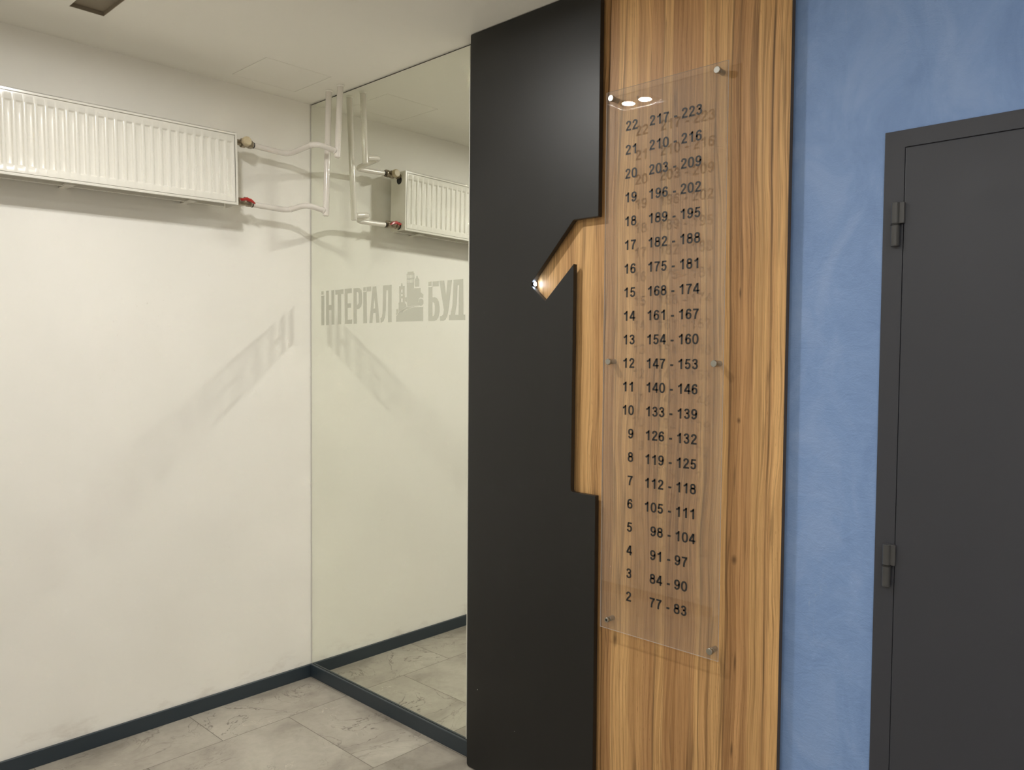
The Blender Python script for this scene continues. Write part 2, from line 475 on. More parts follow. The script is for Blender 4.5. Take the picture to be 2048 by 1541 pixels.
# frosted outlines on the mirror: (y, z) in metres on the glass
LOGO = [
    [(-0.0908,1.882),(-0.1094,1.8823),(-0.1094,1.8661),(-0.0907,1.8657)],
    [(-0.0907,1.8615),(-0.1145,1.8621),(-0.1149,1.7216),(-0.0904,1.7217)],
    [(-0.1308,1.8825),(-0.1528,1.8827),(-0.1532,1.7217),(-0.1305,1.7217)],
    [(-0.1746,1.8832),(-0.197,1.8838),(-0.1982,1.7225),(-0.1758,1.7221)],
    [(-0.1527,1.8155),(-0.1752,1.8159),(-0.1752,1.7908),(-0.1526,1.7903)],
    [(-0.207,1.8825),(-0.2728,1.8836),(-0.2728,1.8623),(-0.2077,1.8616)],
    [(-0.227,1.8616),(-0.2531,1.862),(-0.2537,1.7234),(-0.2268,1.7227)],
    [(-0.2818,1.884),(-0.304,1.8845),(-0.3053,1.7231),(-0.2831,1.7228)],
    [(-0.304,1.8845),(-0.3369,1.8848),(-0.3369,1.8633),(-0.304,1.8628)],
    [(-0.304,1.8167),(-0.3315,1.8169),(-0.3315,1.7969),(-0.304,1.7967)],
    [(-0.3047,1.7424),(-0.3404,1.7432),(-0.3404,1.7232),(-0.3047,1.7231)],
    [(-0.3505,1.8837),(-0.3748,1.884),(-0.3763,1.7229),(-0.3512,1.7226)],
    [(-0.3748,1.884),(-0.3956,1.883),(-0.4102,1.8736),(-0.4149,1.8537),(-0.4149,1.8184),(-0.4089,1.799),(-0.3936,1.7896),(-0.3756,1.7875),(-0.3755,1.8073),(-0.3856,1.8097),(-0.391,1.8174),(-0.3909,1.8568),(-0.3856,1.8642),(-0.3755,1.8654)],
    [(-0.4254,1.863),(-0.4504,1.8638),(-0.4518,1.7241),(-0.4256,1.7238)],
    [(-0.4254,1.8838),(-0.4438,1.8844),(-0.4438,1.8672),(-0.4254,1.867)],
    [(-0.449,1.8845),(-0.4827,1.8851),(-0.4828,1.8642),(-0.449,1.8639)],
    [(-0.495,1.884),(-0.5071,1.8842),(-0.5072,1.8418),(-0.4927,1.724),(-0.4714,1.7236)],
    [(-0.5071,1.8842),(-0.5192,1.8847),(-0.5448,1.7244),(-0.5214,1.7237),(-0.5072,1.8418)],
    [(-0.5022,1.7868),(-0.5124,1.7876),(-0.5163,1.7674),(-0.4997,1.7664)],
    [(-0.6054,1.8839),(-0.6292,1.8845),(-0.6297,1.7252),(-0.6058,1.7246)],
    [(-0.5695,1.8847),(-0.6054,1.8847),(-0.6055,1.8624),(-0.5913,1.8623),(-0.5884,1.7774),(-0.5823,1.7472),(-0.5718,1.7291),(-0.5524,1.7231),(-0.5511,1.7434),(-0.5605,1.7478),(-0.5655,1.7629),(-0.5691,1.8162)],
    [(-0.6613,1.7259),(-0.6623,1.7492),(-0.679,1.7625),(-0.7041,1.7737),(-0.7067,1.7703),(-0.7036,1.7635),(-0.725,1.7722),(-0.7457,1.7785),(-0.7764,1.7827),(-0.8018,1.7834),(-0.8189,1.7832),(-0.8381,1.7825),(-0.8384,1.7239)],
    [(-0.6737,1.7589),(-0.683,1.7664),(-0.7067,1.7777),(-0.7327,1.7862),(-0.7866,1.7875),(-0.8193,1.7869),(-0.7866,1.7863),(-0.7508,1.782),(-0.725,1.775),(-0.7036,1.7651),(-0.7041,1.772),(-0.6883,1.7667)],
    [(-0.6617,1.7784),(-0.6737,1.7786),(-0.6745,1.7655),(-0.6623,1.7542)],
    [(-0.6781,1.806),(-0.6828,1.8075),(-0.7183,1.8077),(-0.7196,1.8019),(-0.7275,1.7975),(-0.7314,1.7867),(-0.7067,1.7794),(-0.683,1.7686),(-0.6782,1.7671)],
    [(-0.6813,1.8757),(-0.6926,1.8756),(-0.6929,1.8071),(-0.6828,1.8075)],
    [(-0.7042,1.875),(-0.7173,1.8751),(-0.7183,1.8077),(-0.7065,1.8074)],
    [(-0.6926,1.8781),(-0.6963,1.8861),(-0.6984,1.8885),(-0.7005,1.8859),(-0.7042,1.8778),(-0.7042,1.8618),(-0.6927,1.8616)],
    [(-0.6927,1.8467),(-0.7043,1.8465),(-0.7043,1.8413),(-0.6927,1.8415)],
    [(-0.6928,1.8327),(-0.7054,1.8325),(-0.7054,1.8231),(-0.6928,1.8233)],
    [(-0.7216,1.826),(-0.7312,1.8262),(-0.7313,1.8056),(-0.7217,1.8109)],
    [(-0.7373,1.9326),(-0.7757,1.9323),(-0.7763,1.9263),(-0.7809,1.9244),(-0.7809,1.9187),(-0.7321,1.9198),(-0.7321,1.9247),(-0.7368,1.9261)],
    [(-0.7321,1.9198),(-0.7373,1.9197),(-0.7374,1.9059),(-0.7327,1.9059)],
    [(-0.7758,1.9189),(-0.7809,1.9187),(-0.7809,1.9048),(-0.7759,1.9048)],
    [(-0.7322,1.9059),(-0.7809,1.905),(-0.781,1.899),(-0.7322,1.8999)],
    [(-0.7322,1.8999),(-0.7374,1.8997),(-0.7375,1.8858),(-0.7328,1.8858)],
    [(-0.7754,1.899),(-0.7805,1.8988),(-0.78,1.8851),(-0.7754,1.885)],
    [(-0.7323,1.8858),(-0.78,1.8851),(-0.7791,1.8637),(-0.7795,1.7888),(-0.7353,1.7874)],
    [(-0.744,1.9201),(-0.7461,1.9199),(-0.7462,1.9054),(-0.7441,1.9055)],
    [(-0.7441,1.9005),(-0.7462,1.9004),(-0.7462,1.8853),(-0.7442,1.8855)],
    [(-0.7518,1.9196),(-0.7538,1.9194),(-0.7539,1.905),(-0.7518,1.9051)],
    [(-0.7518,1.9),(-0.7539,1.8999),(-0.754,1.8849),(-0.7519,1.885)],
    [(-0.7595,1.9191),(-0.7615,1.919),(-0.7616,1.9045),(-0.7595,1.9046)],
    [(-0.7595,1.8996),(-0.7616,1.8995),(-0.7617,1.8845),(-0.7596,1.8846)],
    [(-0.7671,1.9186),(-0.7692,1.9185),(-0.7692,1.904),(-0.7672,1.9042)],
    [(-0.7672,1.8991),(-0.7693,1.899),(-0.7693,1.8841),(-0.7673,1.8842)],
    [(-0.786,1.8982),(-0.7898,1.9004),(-0.7898,1.9028),(-0.7941,1.9042),(-0.7948,1.9114),(-0.8024,1.9117),(-0.8032,1.9052),(-0.8075,1.9026),(-0.8082,1.8993),(-0.8125,1.8971),(-0.8127,1.8672),(-0.7862,1.8674)],
    [(-0.7837,1.8619),(-0.8215,1.8616),(-0.8228,1.8438),(-0.839,1.8334),(-0.8391,1.819),(-0.8304,1.821),(-0.8192,1.8218),(-0.8104,1.817),(-0.8072,1.8075),(-0.8105,1.796),(-0.8193,1.7893),(-0.7795,1.7891),(-0.7791,1.8618)],
    [(-0.8104,1.8114),(-0.8154,1.816),(-0.8242,1.8172),(-0.8342,1.8144),(-0.8397,1.8078),(-0.8397,1.7974),(-0.8343,1.7903),(-0.8243,1.7872),(-0.8156,1.7902),(-0.8105,1.7977)],
    [(-0.872,1.8834),(-0.8903,1.8834),(-0.8904,1.8666),(-0.8721,1.8669)],
    [(-0.8721,1.8618),(-0.8957,1.8617),(-0.8973,1.723),(-0.8717,1.7236)],
    [(-0.8975,1.8829),(-0.9347,1.8832),(-0.9349,1.8623),(-0.8976,1.863)],
    [(-0.8962,1.8197),(-0.9124,1.819),(-0.9268,1.8121),(-0.9364,1.7991),(-0.9409,1.7786),(-0.941,1.7597),(-0.9356,1.741),(-0.9249,1.7287),(-0.9106,1.723),(-0.8973,1.723),(-0.8972,1.7424),(-0.9044,1.7431),(-0.9104,1.7496),(-0.9122,1.7638),(-0.9121,1.7827),(-0.9089,1.7955),(-0.9029,1.7997),(-0.8963,1.7999)],
    [(-0.9395,1.8834),(-0.9671,1.8833),(-0.9799,1.8223),(-0.9888,1.8827),(-1.0143,1.8828),(-0.9932,1.7612),(-0.9875,1.7412),(-0.9771,1.7274),(-0.9654,1.7222),(-0.9448,1.7223),(-0.9439,1.7421),(-0.9558,1.7428),(-0.964,1.7496),(-0.9674,1.7667)],
    [(-1.0241,1.8827),(-1.0496,1.883),(-1.0498,1.8613),(-1.0471,1.8591),(-1.0424,1.7873),(-1.0325,1.7446),(-1.0067,1.7445),(-1.0173,1.7805),(-1.0209,1.8189)],
    [(-1.0496,1.883),(-1.0793,1.8829),(-1.0811,1.7432),(-1.0541,1.7437),(-1.0561,1.8602),(-1.0498,1.8613)],
    [(-0.9986,1.7448),(-1.0912,1.7434),(-1.0924,1.7224),(-0.9981,1.7238)],
]

# ------------------------------------------------------------------ the room shell
XW, YB = -4.6, -5.6          # far sides of the lobby, behind the camera
XO, YO = -2.29, -0.97        # the wall opposite the mirror and where it ends
bm = new_bm(); box(bm, XW, 0.1, YB, 0.1, -0.1, 0.0)
struct(obj('floor', bm, M['floor']), 'grey stone tile floor laid in half bond', 'floor')

HATCH = (-0.457, -0.150, -0.402, -0.109)
DARK = (-1.163, -1.050, -0.585, -0.328)
FW, FL = 0.078, 0.125        # half width and half length of a twin downlight opening
holes = [HATCH, DARK]+[(x-FW, x+FW, y-FL, y+FL) for x, y, k in DOWNLIGHTS]
xs = sorted({XW, 0.1}|{h[0] for h in holes}|{h[1] for h in holes})
ys = sorted({YB, 0.1}|{h[2] for h in holes}|{h[3] for h in holes})
bm = new_bm(); V = {}
def vtx(x, y, z):
    k = (round(x, 5), round(y, 5), z)
    if k not in V: V[k] = bm.verts.new(k)
    return V[k]
solid = {}
for i in range(len(xs)-1):
    for j in range(len(ys)-1):
        cx, cy = (xs[i]+xs[i+1])/2, (ys[j]+ys[j+1])/2
        solid[i, j] = not any(h[0] < cx < h[1] and h[2] < cy < h[3] for h in holes)
ZT = H+0.09
for (i, j), s in solid.items():
    if not s: continue
    q = [(xs[i], ys[j]), (xs[i+1], ys[j]), (xs[i+1], ys[j+1]), (xs[i], ys[j+1])]
    bm.faces.new([vtx(x, y, H) for x, y in q]); bm.faces.new([vtx(x, y, ZT) for x, y in reversed(q)])
    for (di, dj), (a, b) in (((0, -1), (0, 1)), ((1, 0), (1, 2)), ((0, 1), (2, 3)), ((-1, 0), (3, 0))):
        if not solid.get((i+di, j+dj), False):
            bm.faces.new([vtx(*q[a], H), vtx(*q[b], H), vtx(*q[b], ZT), vtx(*q[a], ZT)])
bm.verts.index_update()
struct(obj('ceiling', bm, M['ceiling']), 'matt off-white ceiling', 'ceiling')

bm = new_bm(); box(bm, XW, 0.1, 0.0, 0.1, 0, H)
struct(obj('wall_left', bm, M['wall']), 'cream painted wall carrying the radiator')
bm = new_bm(); box(bm, 0.006, 0.1, -1.20, 0.0, 0, H)
struct(obj('wall_niche', bm, M['gap']), 'wall face behind the mirror, coloured dark as shade in its edge gaps')  # near-black colour stands in for the shade behind the glass
bm = new_bm(); box(bm, 0.0, 0.1, YB, -1.20, 0, H)
struct(obj('wall_right', bm, M['blue']), 'blue decorative plaster wall around the dark door')
bm = new_bm(); box(bm, XO-0.12, XO, YO, 0.0, 0, H)
struct(obj('wall_opposite', bm, M['wall']), 'short cream wall facing the mirror')
bm = new_bm(); box(bm, XW-0.1, XW, YB, 0.1, 0, H)
struct(obj('wall_front', bm, M['wall']), 'cream wall across the lobby behind the camera')
bm = new_bm(); box(bm, XW, 0.1, YB-0.1, YB, 0, H)
struct(obj('wall_back', bm, M['wall']), 'cream wall closing the lobby')

# skirting: flat bar with a small rounded top edge and a pale line of sealant at its foot
def skirting(name, x0, x1, y0, y1, label):
    bm = new_bm(); box(bm, x0, x1, y0, y1, 0.0, 0.062)
    return struct(obj(name, bm, M['skirting'], bevel=0.0022), label, 'baseboard')
skirting('baseboard_left', XO, 0.0, -0.0125, 0.0, 'dark blue-grey skirting under the radiator wall')
skirting('baseboard_right', -0.0125, 0.0, -1.19, -0.0125, 'dark blue-grey skirting under the mirror')
skirting('baseboard_opposite', XO, XO+0.0125, YO, -0.0125, 'dark blue-grey skirting under the wall facing the mirror')

# ------------------------------------------------------------------ mirror with its frosted lettering
mir = thing('wall_mirror', 'tall unframed wall mirror with a frosted sign, floor skirting to ceiling', 'mirror', (0.003, -0.56, 0.062))
bm = new_bm(); box(bm, 0.0, 0.005, -1.110, -0.0045, 0.063, H-0.006)
obj('mirror_glass', bm, M['mirror'], mir)
bm = new_bm(); box(bm, -0.0008, 0.005, -1.1135, -1.1105, 0.063, H-0.006)
e = obj('polished_edge', bm, M['mirror_edge'], mir); e['label'] = 'pale ground edge strip'
bm = new_bm()
for poly in LOGO: prism_x(bm, poly, -0.0004, 0.0002)
e = obj('frosted_lettering', bm, M['etched'], mir); e['label'] = 'frosted lettering and town skyline emblem'

# ------------------------------------------------------------------ ceiling fittings
x0, x1, y0, y1 = HATCH
g = 0.0022
bm = new_bm(); box(bm, x0+g, x1-g, y0+g, y1-g, H, H+0.012)
hat = thing('access_hatch', 'square white access hatch flush in the ceiling beside the pipes', 'hatch', ((x0+x1)/2, (y0+y1)/2, H))
obj('hatch_cover', bm, M['ceiling'], hat)
bm = new_bm(); box(bm, x0, x1, y0, y1, H+0.014, H+0.02)
obj('hatch_gap_shade', bm, M['gap'], hat)  # dark sheet painted as the shade in the joint round the cover

x0, x1, y0, y1 = DARK
dk = thing('recessed_fitting', 'dark taupe rectangular fitting recessed in the ceiling, unlit', 'light fitting', ((x0+x1)/2, (y0+y1)/2, H))
bm = new_bm()
t = 0.002; d = 0.014
box(bm, x0, x1, y0, y1, H+d, H+d+t)
box(bm, x0, x0+t, y0, y1, H+0.001, H+d); box(bm, x1-t, x1, y0, y1, H+0.001, H+d)
box(bm, x0+t, x1-t, y0, y0+t, H+0.001, H+d); box(bm, x0+t, x1-t, y1-t, y1, H+0.001, H+d)
obj('housing', bm, M['taupe'], dk)

LAMP_LABELS = ['lit white twin downlight in the ceiling in front of the mirror',
               'added unseen twin fill light in the ceiling in front of the dark door',
               'added unseen twin fill light in the lobby ceiling beyond the opposite wall',
               'added unseen twin fill light in the lobby ceiling far behind the camera']
for (lx, ly, k), lab in zip(DOWNLIGHTS, LAMP_LABELS):
    dl = thing('ceiling_downlight', lab, 'downlight', (lx, ly, H), 'twin downlights in the ceiling')
    bm = new_bm()
    for a, b_, c_, d_ in ((-FW, FW, -FL, -FL+0.008), (-FW, FW, FL-0.008, FL), (-FW, -FW+0.008, -FL+0.008, FL-0.008), (FW-0.008, FW, -FL+0.008, FL-0.008)):
        box(bm, lx+a, lx+b_, ly+c_, ly+d_, H-0.004, H+0.03)
    obj('lamp_frame', bm, M['white_frame'], dl, bevel=0.001)
    for s in (-1, 1):
        bm = new_bm(); lathe(bm, (lx, ly+s*0.047, H+0.012), (0, 0, -1), [(0, LAMP_R+0.006), (0.011, LAMP_R+0.006), (0.012, LAMP_R+0.004), (0.011, LAMP_R+0.0005), (0.001, LAMP_R+0.0005)], 32)
        obj('lamp_ring', bm, M['taupe'], dl, smooth=True)
    bm = new_bm(); box(bm, lx-FW+0.008, lx+FW-0.008, ly-FL+0.008, ly+FL-0.008, H+0.012, H+0.016)
    obj('lamp_plate', bm, M['taupe'], dl)
    for s in (-1, 1):
        bm = new_bm(); lathe(bm, (lx, ly+s*0.047, H+0.002), (0, 0, -1), [(0, LAMP_R), (0.0022, LAMP_R*0.86), (0.004, 0)], 18)
        o = obj('lamp_lens', bm, make_emit('lit_lamp_lens', LAMP_COLOR, LAMP_POWER*k), dl)
        o['label'] = 'lit round lamp lens'

# ------------------------------------------------------------------ radiator
XE, ZB, ZTOP, RL = -0.452, 2.2195, 2.5225, 1.40
YF, YK = -0.1555, -0.037
rad = thing('panel_radiator', 'white steel panel radiator hung high on the cream wall', 'radiator', (XE, YK, ZB))
rad.rotation_euler = (0, -0.0165, 0)
# front plate: recessed channels in a height field
PITCH, X1 = 0.0341, -0.4855
NG = 40
prof = [(-0.0128, 0.0), (-0.0118, 0.10), (-0.0098, 0.55), (-0.0082, 0.92), (-0.0068, 1.0), (0.0, 1.0), (0.0068, 1.0), (0.0082, 0.92), (0.0098, 0.55), (0.0118, 0.10), (0.0128, 0.0)]
xcols = []
xcols.append((XE-0.0125, 0.0))
for k in range(NG):
    for dx, dpt in reversed(prof): xcols.append((X1-PITCH*k+dx, dpt))
xcols.append((XE-RL+0.0125, 0.0))
za, zb = ZB+0.034, ZTOP-0.038
zr = [(ZB+0.0115, 0.0), (za, 0.0), (za+0.0012, 0.12), (za+0.0038, 0.6), (za+0.006, 0.93), (za+0.008, 1.0)]
zr += [(za+0.008+(zb-za-0.016)*k/5, 1.0) for k in range(1, 5)]
zr += [(zb-0.008, 1.0), (zb-0.006, 0.93), (zb-0.0038, 0.6), (zb-0.0012, 0.12), (zb, 0.0), (ZTOP-0.0125, 0.0)]
bm = new_bm(); grid = []
for x, dx in xcols:
    grid.append([bm.verts.new((x, YF+0.0015+0.0068*min(dx, dz), z)) for z, dz in zr])
for a, b_ in zip(grid, grid[1:]):
    for k in range(len(zr)-1): bm.faces.new((a[k], a[k+1], b_[k+1], b_[k]))
edge = [e_ for e_ in bm.edges if e_.is_boundary]
r = bmesh.ops.extrude_edge_only(bm, edges=edge)
bmesh.ops.translate(bm, verts=[v for v in r['geom'] if isinstance(v, bmesh.types.BMVert)], vec=(0, 0.011, 0))
o = obj('front_panel', bm, M['radiator'], rad)
for p in o.data.polygons: p.use_smooth = True
md = o.modifiers.new('edges', 'EDGE_SPLIT'); md.split_angle = math.radians(50)

def side_cover(xa, xb):
    bm = new_bm()
    lo, hi = min(xa, xb), max(xa, xb)
    sgn = 1 if xa > xb else -1
    box(bm, min(xa, xa-sgn*0.0012), max(xa, xa-sgn*0.0012), YF, YK, ZB, ZTOP)             # side sheet
    box(bm, lo, hi, YF, YF+0.0012, ZB, ZTOP)                                                # front lip
    return obj('side_cover', bm, M['radiator'], rad, bevel=0.0008)
sc1 = side_cover(XE, XE-0.0095)
side_cover(XE-RL, XE-RL+0.0095)
bm = new_bm()
box(bm, XE-RL+0.0095, XE-0.0095, YF, YF+0.0012, ZTOP-0.0095, ZTOP)
box(bm, XE-RL+0.001, XE-0.001, YF, YF+0.014, ZTOP-0.0012, ZTOP)
box(bm, XE-RL+0.009, XE-0.009, YF+0.005, YF+0.006, ZTOP-0.016, ZTOP-0.0012)
for k in range(60):
    xx = XE-0.012-(RL-0.03)*k/60
    box(bm, xx-0.007, xx, YF+0.014, YK-0.006, ZTOP-0.0012, ZTOP)
box(bm, XE-RL+0.001, XE-0.001, YK-0.006, YK, ZTOP-0.0012, ZTOP)
obj('top_grille', bm, M['radiator'], rad)
bm = new_bm(); box(bm, XE-RL+0.0095, XE-0.0095, YF, YF+0.012, ZB, ZB+0.0095)
obj('bottom_rail', bm, M['radiator'], rad, bevel=0.001)
bm = new_bm(); box(bm, XE-RL+0.01, XE-0.012, YK-0.014, YK-0.003, ZB+0.004, ZTOP-0.01)
obj('back_panel', bm, M['radiator'], rad, bevel=0.002)
bm = new_bm(); zz = []
n = 84
for k in range(n+1):
    x = XE-0.03-(RL-0.06)*k/n; y = (YF+0.026) if (k//2) % 2 == 0 else (YK-0.036)
    zz.append((x, y))
va = [bm.verts.new((x, y, ZB+0.03)) for x, y in zz]; vb = [bm.verts.new((x, y, ZTOP-0.03)) for x, y in zz]
for i in range(n): bm.faces.new((va[i], va[i+1], vb[i+1], vb[i]))
obj('convector_fins', bm, M['radiator'], rad)
for xx in (-1.09, -0.62, -1.62):
    bm = new_bm()
    box(bm, xx-0.016, xx+0.016, YK-0.06, YK, ZB+0.003, ZB+0.009)
    box(bm, xx-0.016, xx+0.016, YK-0.003, 0.0, ZB+0.003, ZTOP-0.06)
    box(bm, xx-0.016, xx-0.013, YK, 0.0, ZB+0.003, ZTOP-0.06)
    box(bm, xx+0.013, xx+0.016, YK, 0.0, ZB+0.003, ZTOP-0.06)
    obj('wall_bracket', bm, M['radiator'], rad)
# dark discs on the end cover, painted shade of the connection openings
for z in (2.478, 2.246):
    bm = new_bm(); d_ = 0.0006
    lathe(bm, (XE+0.0004, -0.105, z), (1, 0, 0), [(0, 0), (0, 0.02), (d_, 0.02), (d_, 0)], 28)
    obj('opening_shade', bm, M['rubber'], sc1)
# shut-off valves on the end of the radiator
ZU, ZL, YP = 2.498, 2.2445, -0.108
bm = new_bm()
lathe(bm, (XE-0.004, YP, ZU), (1, 0, 0), [(0, 0), (0, 0.013), (0.012, 0.013), (0.013, 0.0165), (0.022, 0.0165), (0.023, 0.012), (0.042, 0.0125), (0.046, 0.019), (0.062, 0.02), (0.066, 0.0165), (0.078, 0.0165), (0.08, 0.0185), (0.094, 0.0185), (0.095, 0)], 20)
cyl(bm, (XE+0.05, YP-0.01, ZU), (0.05, -1, 0.06), 0.016, 0.0145, 20, 0.001)
vu = obj('radiator_valve', bm, M['nickel'], rad, smooth=True); vu['label'] = 'brass-coloured valve with an ivory round cap'
bm = new_bm()
seg = 40; d0 = Vector((0.05, -1, 0.06)).normalized(); _, u, w = frame_of(d0); p0 = Vector((XE+0.05, YP-0.01, ZU))
rings = []
for t_, rr in ((0.014, 0.0), (0.014, 0.018), (0.017, 0.0205), (0.032, 0.0195), (0.036, 0.016), (0.037, 0.0)):
    rings.append([bm.verts.new(p0+d0*t_+(u*math.cos(a)+w*math.sin(a))*(rr*(1+0.035*math.cos(10*a)) if rr > 0.017 else rr)) for a in (2*PI*k/seg for k in range(seg))] if rr else [bm.verts.new(p0+d0*t_)])
for a, b_ in zip(rings, rings[1:]):
    for k in range(seg):
        if len(a) == 1: bm.faces.new((a[0], b_[k], b_[(k+1) % seg]))
        elif len(b_) == 1: bm.faces.new((a[k], a[(k+1) % seg], b_[0]))
        else: bm.faces.new((a[k], a[(k+1) % seg], b_[(k+1) % seg], b_[k]))
o = obj('valve_cap', bm, M['knob'], vu, smooth=True); o['label'] = 'ivory ribbed cap'
bm = new_bm()
lathe(bm, (XE-0.004, YP, ZL), (1, 0, 0), [(0, 0), (0, 0.0135), (0.014, 0.0135), (0.015, 0.0185), (0.026, 0.0185), (0.028, 0.0145), (0.034, 0.017), (0.056, 0.0175), (0.06, 0.015), (0.066, 0.0185), (0.082, 0.0185), (0.083, 0)], 20)
cyl(bm, (XE+0.042, YP-0.01, ZL+0.004), (0, -1, 0.35), 0.02, 0.008, 16, 0.001)
vl = obj('radiator_valve', bm, M['nickel'], rad, smooth=True); vl['label'] = 'nickel valve with a red wing lever'
# red butterfly lever: a twisted wing with two lobes
bm = new_bm()
cx, cy, cz = XE+0.044, YP-0.036, ZL+0.004
sec = [(-0.033, 0.004, -0.006), (-0.027, 0.0075, -0.007), (-0.016, 0.0085, -0.003), (-0.008, 0.0075, 0.002), (0.0, 0.0095, 0.004), (0.009, 0.0075, 0.002), (0.018, 0.0085, 0.0035), (0.027, 0.0075, -0.002), (0.034, 0.0045, -0.005)]
rg = []
for sx, hw, dz in sec:
    tl = 0.35*sx/0.034
    rg.append([bm.verts.new((cx+sx+0.004, cy+yy*0.006+hw*0.85*ss*math.sin(tl)*0.6, cz-0.18*sx+dz+hw*0.85*ss*math.cos(tl))) for ss, yy in ((-1, -0.4), (-0.6, -1), (0.6, -1), (1, -0.4), (1, 0.4), (-1, 0.4))])
for a, b_ in zip(rg, rg[1:]):
    for k in range(6): bm.faces.new((a[k], a[(k+1) % 6], b_[(k+1) % 6], b_[k]))
bm.faces.new(rg[0]); bm.faces.new(list(reversed(rg[-1])))
o = obj('valve_lever', bm, M['red'], vl, smooth=True); o['label'] = 'red wing lever'
md = o.modifiers.new('sub', 'SUBSURF'); md.levels = 1; md.render_levels = 2

# ------------------------------------------------------------------ heating pipes: each riser with the branch that runs to a valve
def heat_pipe(label, riser_top, riser_bot, branch, collar_t):
    t = thing('heating_pipe', label, 'pipe', (riser_top[0], riser_top[1], H), 'painted heating pipes from the ceiling')
    bm = new_bm(); a, b_ = Vector(riser_top), Vector(riser_bot)
    tube(bm, [a+(b_-a)*k/8 for k in range(9)], 0.0136, 20)
    d = (b_-a).normalized()
    lathe(bm, b_-d*0.001, d, [(0, 0.0136), (0.002, 0.0132), (0.004, 0.010), (0.005, 0)], 20)
    obj('riser', bm, M['pipe'], t, smooth=True)
    bm = new_bm(); path = rounded_path(branch, 0.045, 9)
    tube(bm, path, 0.0121, 18)
    obj('branch', bm, M['pipe'], t, smooth=True)
    # weld seam round the branch, weld bead at the riser
    bm = new_bm()
    i = int(collar_t*(len(path)-1)); p = path[i]; d = (path[i+1]-path[i-1]).normalized()
    lathe(bm, p-d*0.003, d, [(0, 0.0122), (0.001, 0.0137), (0.005, 0.0137), (0.006, 0.0122)], 18)
    obj('weld_seam', bm, M['pipe'], t, smooth=True)
    bm = new_bm(); q = path[-1]; d = (path[-1]-path[-3]).normalized()
    lathe(bm, q-d*0.0185, d, [(0, 0.012), (0.002, 0.0142), (0.006, 0.0145), (0.009, 0.012)], 18)
    obj('weld_bead', bm, M['pipe'], t, smooth=True)
    bm = new_bm(); lathe(bm, (riser_top[0], riser_top[1], H), (0, 0, -1), [(-0.002, 0.014), (0.0015, 0.0185), (0.003, 0.0165), (0.007, 0.0138)], 20)
    obj('ceiling_sealant', bm, M['ceiling'], t, smooth=True)
    bm = new_bm(); p = path[0]; d = (path[0]-path[1]).normalized()
    lathe(bm, p+d*0.001, -d, [(0, 0.0122), (0, 0.0132), (0.004, 0.0132), (0.005, 0.0122)], 18)
    obj('thread_seal', bm, M['rubber'], t)
    return t
heat_pipe('short white heating pipe nearest the black panel, bending to the ivory-capped valve',
          (-0.0600, -0.337, H+0.01), (-0.0755, -0.336, 2.462),
          [(-0.358, -0.108, 2.498), (-0.185, -0.106, 2.491), (-0.176, -0.322, 2.506), (-0.0735, -0.336, 2.486)], 0.60)
heat_pipe('long white heating pipe in the corner, bending to the red-levered valve',
          (-0.0550, -0.239, H+0.01), (-0.0765, -0.247, 2.214),
          [(-0.365, -0.108, 2.240), (-0.187, -0.106, 2.238), (-0.172, -0.240, 2.250), (-0.0755, -0.247, 2.233)], 0.40)

# ------------------------------------------------------------------ wood cladding panel
wp = thing('wood_panel', 'tall brown walnut-look wall panel behind the number sign', 'wall panel', (-0.019, -1.8, 0))
bm = new_bm(); box(bm, -0.028, -0.010, -2.407, -1.19, 0.002, H-0.001)
obj('board', bm, M['wood'], wp)
bm = new_bm(); box(bm, -0.0278, -0.0102, -2.4082, -2.4070, 0.002, H-0.001)
e = obj('edge_band', bm, M['wood_edge'], wp); e['label'] = 'darker brown edge band'
for yy in (-2.36, -1.8, -1.24):
    bm = new_bm(); box(bm, -0.010, 0.0, yy-0.02, yy+0.02, 0.01, H-0.01)
    obj('batten', bm, M['batten'], wp)

# ------------------------------------------------------------------ black panel with the cut-out figure one
def arc(c, r, a0, a1, n=6):
    return [(c[0]+r*math.cos(math.radians(a0+(a1-a0)*k/n)), c[1]+r*math.sin(math.radians(a0+(a1-a0)*k/n))) for k in range(n+1)]
def fillet(p0, p1, p2, r, n=6):
    a, b_, c_ = Vector((*p0, 0)), Vector((*p1, 0)), Vector((*p2, 0))
    u, w = (a-b_).normalized(), (c_-b_).normalized()
    half = u.angle(w)/2; L_ = r/math.tan(half)
    s, e_ = b_+u*L_, b_+w*L_
    ctr = b_+(u+w).normalized()*(r/math.sin(half))
    a0 = math.atan2(s.y-ctr.y, s.x-ctr.x); a1 = math.atan2(e_.y-ctr.y, e_.x-ctr.x)
    da = (a1-a0+PI) % (2*PI)-PI
    return [(ctr.x+r*math.cos(a0+da*k/n), ctr.y+r*math.sin(a0+da*k/n)) for k in range(n+1)]
NP = [(-1.178, 0.003), (-1.178, H-0.002), (-1.783, H-0.002), (-1.783, 2.039), (-1.680, 2.039), (-1.487, 1.834), (-1.558, 1.775), (-1.682, 1.893), (-1.680, 1.1285), (-1.784, 1.1275), (-1.787, 0.003)]
RAD = {0: 0.012, 1: 0.006, 4: 0.012, 5: 0.016, 8: 0.008}
pts = []
for i, p in enumerate(NP):
    pts += fillet(NP[i-1], p, NP[(i+1) % len(NP)], RAD[i]) if i in RAD else [p]
bp = thing('black_panel', 'tall matt black wall panel with a figure one cut into its edge', 'wall panel', (-0.05, -1.45, 0))
bm = new_bm(); prism_x(bm, pts, -0.060, -0.040)
obj('board', bm, M['black'], bp, bevel=0.0016)
